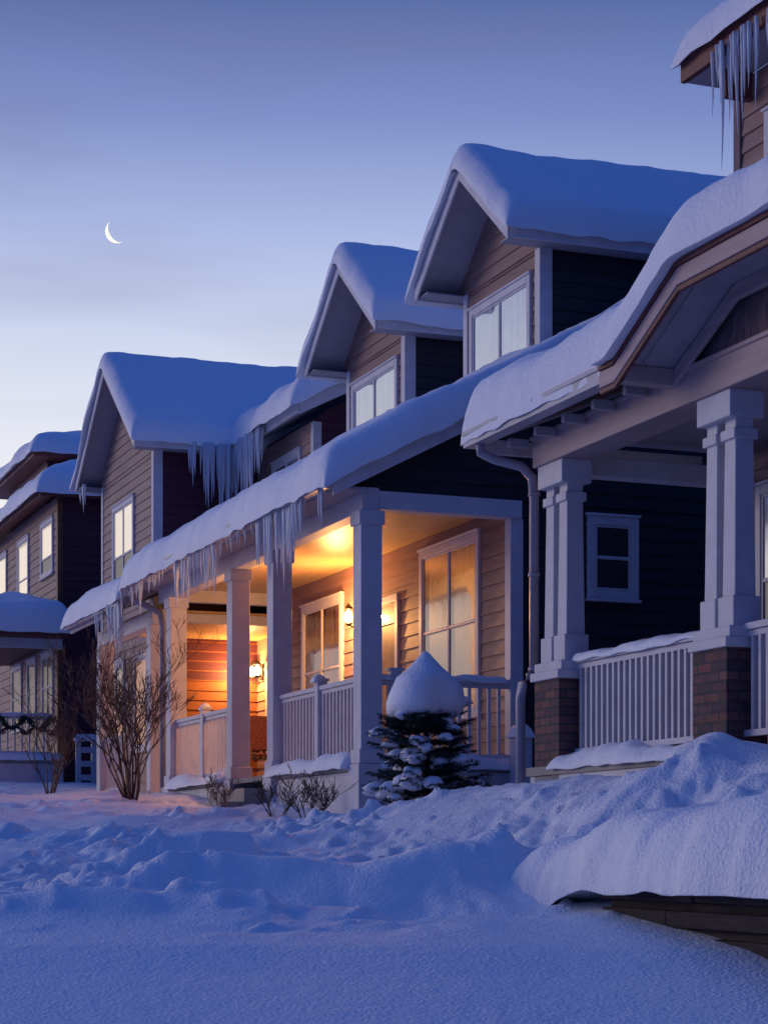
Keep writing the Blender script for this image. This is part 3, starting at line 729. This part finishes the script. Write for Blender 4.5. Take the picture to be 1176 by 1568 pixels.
# ------------------------------------------------------------ world
w = bpy.data.worlds.new('World'); scene.world = w; w.use_nodes = True; nt = w.node_tree; nt.nodes.clear()
out = nnode(nt, 'ShaderNodeOutputWorld'); bg = nnode(nt, 'ShaderNodeBackground'); bg.inputs[1].default_value = 1.0
tc = nnode(nt, 'ShaderNodeTexCoord'); sp = nnode(nt, 'ShaderNodeSeparateXYZ')
nt.links.new(tc.outputs['Generated'], sp.inputs[0])
def ramp(els):
    r = nnode(nt, 'ShaderNodeValToRGB'); cr = r.color_ramp; cr.interpolation = 'LINEAR'
    while len(cr.elements) > 1: cr.elements.remove(cr.elements[0])
    cr.elements[0].position = els[0][0]; cr.elements[0].color = sr(*els[0][1])
    for p, c in els[1:]:
        q = cr.elements.new(p); q.color = sr(*c)
    return r
ra = ramp([(0, (1, .87, .80)), (.13, (.98, .94, .92)), (.18, (.93, .93, .955)), (.22, (.87, .89, .95)), (.26, (.78, .82, .93)), (.30, (.66, .72, .89)), (.345, (.50, .57, .79)), (.40, (.33, .41, .63)), (.6, (.20, .34, .64)), (1, (.17, .33, .67))])
rb = ramp([(0, (.09, .22, .50)), (.3, (.11, .27, .58)), (.6, (.14, .31, .64)), (1, (.17, .33, .67))])
nt.links.new(sp.outputs[2], ra.inputs[0]); nt.links.new(sp.outputs[2], rb.inputs[0])
dot = nnode(nt, 'ShaderNodeVectorMath', operation='DOT_PRODUCT'); nrm = nnode(nt, 'ShaderNodeVectorMath', operation='MULTIPLY'); nrm.inputs[1].default_value = (1, 1, 0)
nn = nnode(nt, 'ShaderNodeVectorMath', operation='NORMALIZE')
nt.links.new(tc.outputs['Generated'], nrm.inputs[0]); nt.links.new(nrm.outputs[0], nn.inputs[0]); nt.links.new(nn.outputs[0], dot.inputs[0]); dot.inputs[1].default_value = (-.64, .77, 0)
mr = nnode(nt, 'ShaderNodeMapRange', interpolation_type='SMOOTHSTEP'); mr.inputs['From Min'].default_value = .15; mr.inputs['From Max'].default_value = .80
nt.links.new(dot.outputs['Value'], mr.inputs[0])
mx = nnode(nt, 'ShaderNodeMix', data_type='RGBA'); nt.links.new(mr.outputs[0], mx.inputs[0]); nt.links.new(rb.outputs[0], mx.inputs[6]); nt.links.new(ra.outputs[0], mx.inputs[7])
mp = nnode(nt, 'ShaderNodeMapping'); mp.inputs['Scale'].default_value = (3, 3, 16); mp.inputs['Rotation'].default_value = (0, .12, 0)
nt.links.new(tc.outputs['Generated'], mp.inputs[0]); cn = nnode(nt, 'ShaderNodeTexNoise'); cn.inputs['Scale'].default_value = 1.3; cn.inputs['Detail'].default_value = 3
nt.links.new(mp.outputs[0], cn.inputs['Vector'])
cr = nnode(nt, 'ShaderNodeMapRange'); cr.inputs['From Min'].default_value = .5; cr.inputs['From Max'].default_value = .75; cr.inputs['To Max'].default_value = .22
nt.links.new(cn.outputs['Fac'], cr.inputs[0])
m2 = nnode(nt, 'ShaderNodeMix', data_type='RGBA', blend_type='MIX'); m2.inputs[7].default_value = sr(.48, .44, .56)
nt.links.new(cr.outputs[0], m2.inputs[0]); nt.links.new(mx.outputs[2], m2.inputs[6])
sky = nnode(nt, 'ShaderNodeTexSky', sky_type='NISHITA'); sky.sun_disc = False; sky.sun_elevation = math.radians(1); sky.sun_rotation = math.radians(-60)
m3 = nnode(nt, 'ShaderNodeMix', data_type='RGBA', blend_type='ADD'); m3.inputs[0].default_value = .004
nt.links.new(m2.outputs[2], m3.inputs[6]); nt.links.new(sky.outputs[0], m3.inputs[7])
nt.links.new(m3.outputs[2], bg.inputs[0]); nt.links.new(bg.outputs[0], out.inputs[0])
l = bpy.data.lights.new('sun', 'SUN'); l.energy = .55; l.angle = math.radians(25); l.color = (1, .84, .82)
o = bpy.data.objects.new('sun', l); scene.collection.objects.link(o)
o.rotation_euler = Vector((.9, -.36, -.22)).to_track_quat('-Z', 'Y').to_euler()

# ------------------------------------------------------------ camera
cam = bpy.data.cameras.new('camera'); co = bpy.data.objects.new('camera', cam); scene.collection.objects.link(co)
co.rotation_euler = (math.radians(90), 0, 0)
cam.sensor_fit = 'HORIZONTAL'; cam.sensor_width = 36; cam.lens = 93.8; cam.shift_y = .447; cam.clip_end = 6000
scene.camera = co
